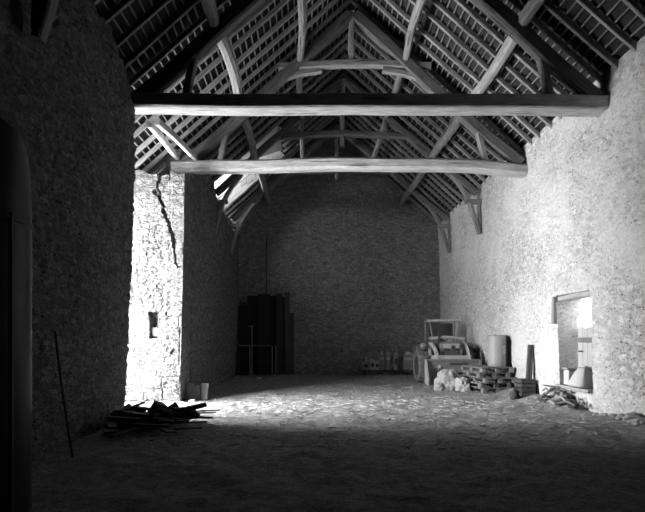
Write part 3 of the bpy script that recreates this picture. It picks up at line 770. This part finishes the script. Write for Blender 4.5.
# ------------------------------------------------------------------ in the doorway: box, canvas bag, rubbish heap
t = thing('tin', 'pale lidded tin standing on the door sill', 'tin', (5.36, 9.97, .432), .1)
link('tin_body', Box((0, 0, .15), (.19, .16, .30), None, .015), M['carton'], t); link('lid', Box((-.01, -.01, .325), (.25, .2, .035), Matrix.Rotation(.06, 3, 'Y'), .01), M['grey'], t)
# cone-like canvas bag, tipped against the doorway
bm = bmesh.new(); n = 40; rows = []
prof = [(.20, 0), (.285, .0), (.272, .05), (.25, .13), (.215, .22), (.18, .30), (.145, .36), (.125, .375), (.14, .40), (.12, .435), (.06, .445)]
for k, (r_, z_) in enumerate(prof):
    rows.append([bm.verts.new(((r_ + (.012 * math.sin(5 * a) + .006 * math.sin(11 * a + k * .3)) * (1 - z_)) * math.cos(a), (r_ * .8 + .008 * math.sin(7 * a)) * math.sin(a), z_ + .01 * math.sin(3 * a) * (k < 3))) for a in [2 * PI * i / n for i in range(n)]])
for a, b in zip(rows, rows[1:]):
    for i in range(n): bm.faces.new((a[i], a[(i + 1) % n], b[(i + 1) % n], b[i]))
bm.faces.new(rows[0][::-1]); bm.faces.new(rows[-1])
t = thing('canvas_bag', 'pale cone-shaped canvas bag tied at the top, on the sill of the right doorway', 'bag', (5.19, 9.24, .44)); t.rotation_euler = (.04, .18, .3); t.scale = (.98, .98, .95)
link('bag_body', bm, M['canvas'], t, True); link('tie', tube([(.14 * math.cos(a), .12 * math.sin(a), .385 + .01 * math.sin(2 * a)) for a in np.linspace(0, 2 * PI, 17)], .012, 6, 16), M['grey'], t)
R3 = random.Random(11)
for i in range(34):
    a = R3.uniform(0, PI); x = 5.0 + R3.gauss(0, .12); y = 9.75 + R3.gauss(0, .33); L = R3.uniform(.15, .42)
    x = min(x, 5.1); dx, dy = L * .5 * math.cos(a), L * .5 * math.sin(a)
    if x + abs(dx) > 5.2: dx *= .3
    zb = floor_at(x, y) + .02 + R3.uniform(0, .10)
    o = link('twig', tube([(-dx, -dy, R3.uniform(-.03, .04)), (-dx * .3, -dy * .3 + .03, R3.uniform(-.0, .07)), (dx * .4, dy * .4 - .02, R3.uniform(0, .07)), (dx, dy, R3.uniform(-.04, .06))], R3.uniform(.012, .026), 6, 9), M['hose'] if i % 3 else M['pale'], None, False, (x, y, zb))
    tag(o, 'bent stick in the rubbish heap below the right doorway', 'stick', 'sticks heaped below the doorway')
for i in range(8):
    x = 4.95 + R3.uniform(-.12, .12); y = 9.5 + R3.uniform(-.4, .55)
    crumple('rag', .10, .08, .05, 30 + i, 'grey' if i % 2 else 'dark', (x, y, floor_at(x, y) + .03), 'crumpled scrap of cloth in the rubbish heap below the right doorway', 'rag', .4)['group'] = 'rags in the rubbish heap'
tag(link('feed_board', Box((0, 0, 0), (.44, .12, .03), Matrix.Rotation(.12, 3, 'Y')), M['pale'], None, False, (4.98, 9.93, .40)), 'pale board lying on the heap just below the door sill', 'board')
C.objects['feed_board'].name = 'board'
# loose stones along the foot of the right wall
def stone(x, y, s, label, seed, mat='brick', emb=.3):
    o = crumple('fieldstone', s, s * .8, s * .62, seed, mat, (x, y, floor_at(x, y) - s * .12), label, 'stone', .22, .6); o['group'] = 'loose stones at the wall foot'; return o
for i, (px, s) in enumerate(((596, .06), (604, .09), (613, .07), (622, .10), (634, .16), (642, .13))):
    D = 5.12 * FPX / (px - U0); stone(5.12, D, s, ['smallest loose stone right of the rubbish heap', 'loose stone at the wall foot just right of the heap', 'small loose stone midway along the wall foot', 'rounded loose stone by the wall foot near the right edge', 'largest pale stone at the foot of the right wall', 'big stone at the wall foot cut by the right edge'][i], 60 + i)

# ------------------------------------------------------------------ boards leaning by the pier
for i, (px, h, w, ln) in enumerate(((189.5, .38, .17, .02), (195.5, .34, .15, -.02), (202, .40, .18, .06))):
    p = at(px, 400, 11.05); z = floor_at(p.x, 11.1)
    o = link('short_board', sweep([(0, 0, 0), (ln * .5, .03, h)], .03, w, (1, 0, 0), 2, .0, .12), M['plank'], None, False, (p.x, 11.1 + .05 * i, z)); tag(o, ['left', 'middle', 'right and tallest'][i] + ' one of the three short boards stood beside the bright pier', 'board', 'short boards by the pier')
crumple('rubble_lump', .08, .06, .05, 90, 'brick', (-2.62, 10.75, floor_at(-2.62, 10.75)), 'small pale rubble lump on the floor at the pier corner', 'stone', .25)

# ------------------------------------------------------------------ dark scrap pile in the opening, near left
R4 = random.Random(21)
for i in range(30):
    lvl = (i // 8) * .066; x = R4.uniform(-2.95, -1.95); y = R4.uniform(6.6, 7.75); a = R4.gauss(.0, .35) if i % 3 else R4.uniform(-1.2, 1.2); L = R4.uniform(.5, 1.15) * (1 if i < 20 else .8)
    x = max(x, -2.92 + L * .5 * abs(math.cos(a))); z = floor_at(x, y) + .03 + lvl
    dx, dy = L * .5 * math.cos(a), L * .5 * math.sin(a)
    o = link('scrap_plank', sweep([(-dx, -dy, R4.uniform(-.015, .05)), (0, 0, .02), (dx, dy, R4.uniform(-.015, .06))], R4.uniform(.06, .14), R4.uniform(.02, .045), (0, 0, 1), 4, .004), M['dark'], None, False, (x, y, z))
    tag(o, 'dark plank in the low scrap heap by the wagon opening', 'plank', 'planks of the scrap heap')
for i, (x, y, z, s, tilt) in enumerate(((-2.35, 7.55, .24, .13, .5), (-2.12, 7.5, .22, .12, -.6), (-2.62, 7.5, .2, .10, .2), (-2.85, 7.6, .2, .09, .9), (-1.85, 7.35, .17, .09, .3), (-1.72, 7.3, .15, .08, .8))):
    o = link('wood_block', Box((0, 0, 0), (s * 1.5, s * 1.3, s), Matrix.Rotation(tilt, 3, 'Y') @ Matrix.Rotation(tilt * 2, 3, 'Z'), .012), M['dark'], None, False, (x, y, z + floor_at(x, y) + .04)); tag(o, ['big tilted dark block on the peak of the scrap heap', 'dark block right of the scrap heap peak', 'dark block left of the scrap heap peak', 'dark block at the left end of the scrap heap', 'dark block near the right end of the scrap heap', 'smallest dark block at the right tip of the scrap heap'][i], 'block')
tag(link('log', tube([(-.28, 0, 0), (0, .02, .05), (.30, 0, .12)], .04, 10, 8, wob=.004), M['dark'], None, True, (-1.88, 7.35, .25)), 'dark round log sticking up to the right out of the scrap heap', 'log')
for k in range(16):
    x = R4.uniform(-2.95, -1.7); y = R4.uniform(6.9, 7.6); s_ = R4.uniform(.05, .1)
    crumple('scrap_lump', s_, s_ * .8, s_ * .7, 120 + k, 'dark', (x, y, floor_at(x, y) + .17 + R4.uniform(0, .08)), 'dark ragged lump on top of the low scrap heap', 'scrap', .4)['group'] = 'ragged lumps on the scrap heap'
for i in range(5):
    x = -1.8 + .02 * i; y = 6.8 + .22 * i
    o = link('slat', sweep([(-.3, 0, .0), (.0, .02, .02), (.28, .03, .03)], .04, .018, (0, 0, 1), 3, 0), M['dark'], None, False, (x, y, floor_at(x, y) + .06 + .035 * i)); tag(o, 'thin dark slat poking from the right end of the scrap heap', 'slat', 'slats at the right end of the scrap heap')

# ------------------------------------------------------------------ near left: tall tank and leaning pole
t = thing('storage_tank', 'tall dark glossy metal tank cut by the left edge', 'tank', (-2.58, 3.75, floor_at(-2.6, 3.75) - .01))
R_ = .37
link('tank_shell', lathe([(R_ * .98, 0), (R_, .03), (R_, 2.35), (R_ * .985, 2.6), (R_ * .93, 2.85), (R_ * .8, 3.02), (R_ * .5, 3.12), (.05, 3.14)], 64), M['tank'], t, True)
for z in (2.3,): link('hoop', lathe([(R_ + .001, z - .02), (R_ + .008, z - .01), (R_ + .008, z + .01), (R_ + .001, z + .02)], 64), M['tank'], t, True)
link('seam_strip', Box((R_ * math.cos(-.35), R_ * math.sin(-.35), 1.2), (.02, .03, 2.3)), M['tank'], t)
o = link('pole', tube([(-2.72, 5.55, floor_at(-2.72, 5.55)), (-2.84, 5.56, .75), (-2.95, 5.6, 1.45)], .014, 8, 8), M['dark']); tag(o, 'thin dark pole leaning on the near left wall', 'pole')
# loose straw and clods over the floor (uncountable)
bm = bmesh.new(); R5 = random.Random(5)
for i in range(2600):
    x = R5.uniform(-2.6, 5.0); y = R5.uniform(6, 18.5) if i % 3 else R5.uniform(6.5, 12)
    z = floor_at(x, y) if False else None
    a = R5.uniform(0, PI); L = R5.uniform(.02, .07); w = R5.uniform(.003, .006)
    bm.verts.new((x, y, a)); 
pts = np.array([v.co[:] for v in bm.verts]); bm.free(); zs = floor_h(pts[:, 0], pts[:, 1])
vv = []; ff = []
for (x, y, a), z in zip(pts, zs):
    L = R5.uniform(.02, .08); w = R5.uniform(.003, .008); h = R5.uniform(.003, .008); c, s = math.cos(a), math.sin(a); b = len(vv); t1 = R5.uniform(-.01, .02)
    for q, (l_, k) in enumerate(((-L, -w), (L, -w), (L, w), (-L, w), (-L, 0), (L, 0))):
        up_ = (0 if q < 4 else h * 1.6) + (t1 if l_ > 0 else 0) + .006
        vv.append((x + c * l_ - s * k, y + s * l_ + c * k, z + up_))
    ff += [(b, b + 1, b + 5, b + 4), (b + 3, b + 4, b + 5, b + 2), (b, b + 3, b + 2, b + 1), (b, b + 4, b + 3), (b + 1, b + 2, b + 5)]
o = np_mesh('straw', vv, ff, M['straw'], smooth=False); tag(o, 'loose straw strewn over the earth floor', 'straw', None, 'stuff')

# ------------------------------------------------------------------ daylight
W = bpy.data.worlds.new('overcast_sky'); sc.world = W; W.use_nodes = True; nt = W.node_tree; bg = nt.nodes['Background']
def wn(op, a, b=None):
    nd = nt.nodes.new('ShaderNodeMath'); nd.operation = op
    for i, x in enumerate((a, b)):
        if x is None: continue
        if isinstance(x, (int, float)): nd.inputs[i].default_value = x
        else: nt.links.new(x, nd.inputs[i])
    return nd.outputs[0]
def wramp(x, lo, hi, pts):
    mr = nt.nodes.new('ShaderNodeMapRange'); mr.inputs[1].default_value = lo; mr.inputs[2].default_value = hi; nt.links.new(x, mr.inputs[0])
    r = nt.nodes.new('ShaderNodeValToRGB'); e = r.color_ramp.elements; r.color_ramp.interpolation = 'EASE'
    while len(e) < len(pts): e.new(.5)
    for q, (p, c) in zip(e, pts): q.position = (p - lo) / (hi - lo); q.color = (c, c, c, 1)
    nt.links.new(mr.outputs[0], r.inputs[0]); return r.outputs[0]
tc = nt.nodes.new('ShaderNodeTexCoord'); sx = nt.nodes.new('ShaderNodeSeparateXYZ'); nt.links.new(tc.outputs['Generated'], sx.inputs[0])
# hazy bright sky to the south-west (towards -y), much darker towards the north-west; the yard below reflects less
side = wramp(sx.outputs[1], -1, 1, [(-.95, .5), (-.55, .72), (-.1, .95), (.1, .66), (.27, .27), (.43, .008), (1, .002)])
east = wramp(sx.outputs[0], -1, 1, [(-.1, 0), (.2, 1)])
az = wn('ADD', wn('MULTIPLY', side, wn('SUBTRACT', 1, east)), wn('MULTIPLY', east, .05))
up = wramp(sx.outputs[2], -1, 1, [(-.15, .8), (.05, 1)])
nt.links.new(wn('MULTIPLY', az, up), bg.inputs[0]); bg.inputs[1].default_value = 66.0
def portal(loc, rot, sx_, sy_):
    l = bpy.data.lights.new('daylight_portal', 'AREA'); l.shape = 'RECTANGLE'; l.size = sx_; l.size_y = sy_; l.cycles.is_portal = True
    o = bpy.data.objects.new('daylight_portal', l); C.objects.link(o); o.location = loc; o.rotation_euler = rot; return o
portal((-4.62, (NE + FE) / 2, 2.2), (0, -PI / 2, 0), 4.6, FE - NE)      # faces +x
portal((5.85, 9.5, 1.35), (0, PI / 2, 0), 1.85, 1.2)
portal((-3.9, 15.8, 6.8), (0, -PI / 2, 0), .8, 2.3)

# ------------------------------------------------------------------ camera and view
cam = bpy.data.cameras.new('camera'); co = bpy.data.objects.new('camera', cam); C.objects.link(co)
co.location = (0, 0, CAM_H); co.rotation_euler = (PI / 2, 0, 0)
cam.sensor_width = 36; cam.sensor_fit = 'HORIZONTAL'; cam.lens = FPX * 36 / 645
cam.shift_x = (322.5 - U0) / 645; cam.shift_y = (V0 - 256) / 645; cam.clip_start = .05; cam.clip_end = 200
sc.camera = co
sc.view_settings.view_transform = 'Standard'; sc.view_settings.look = 'None'; sc.view_settings.exposure = 0.06; sc.view_settings.gamma = 1
sc.view_settings.use_curve_mapping = False
cy_ = sc.cycles; cy_.use_denoising = True; cy_.diffuse_bounces = 1; cy_.max_bounces = 8; cy_.caustics_reflective = False; cy_.caustics_refractive = False
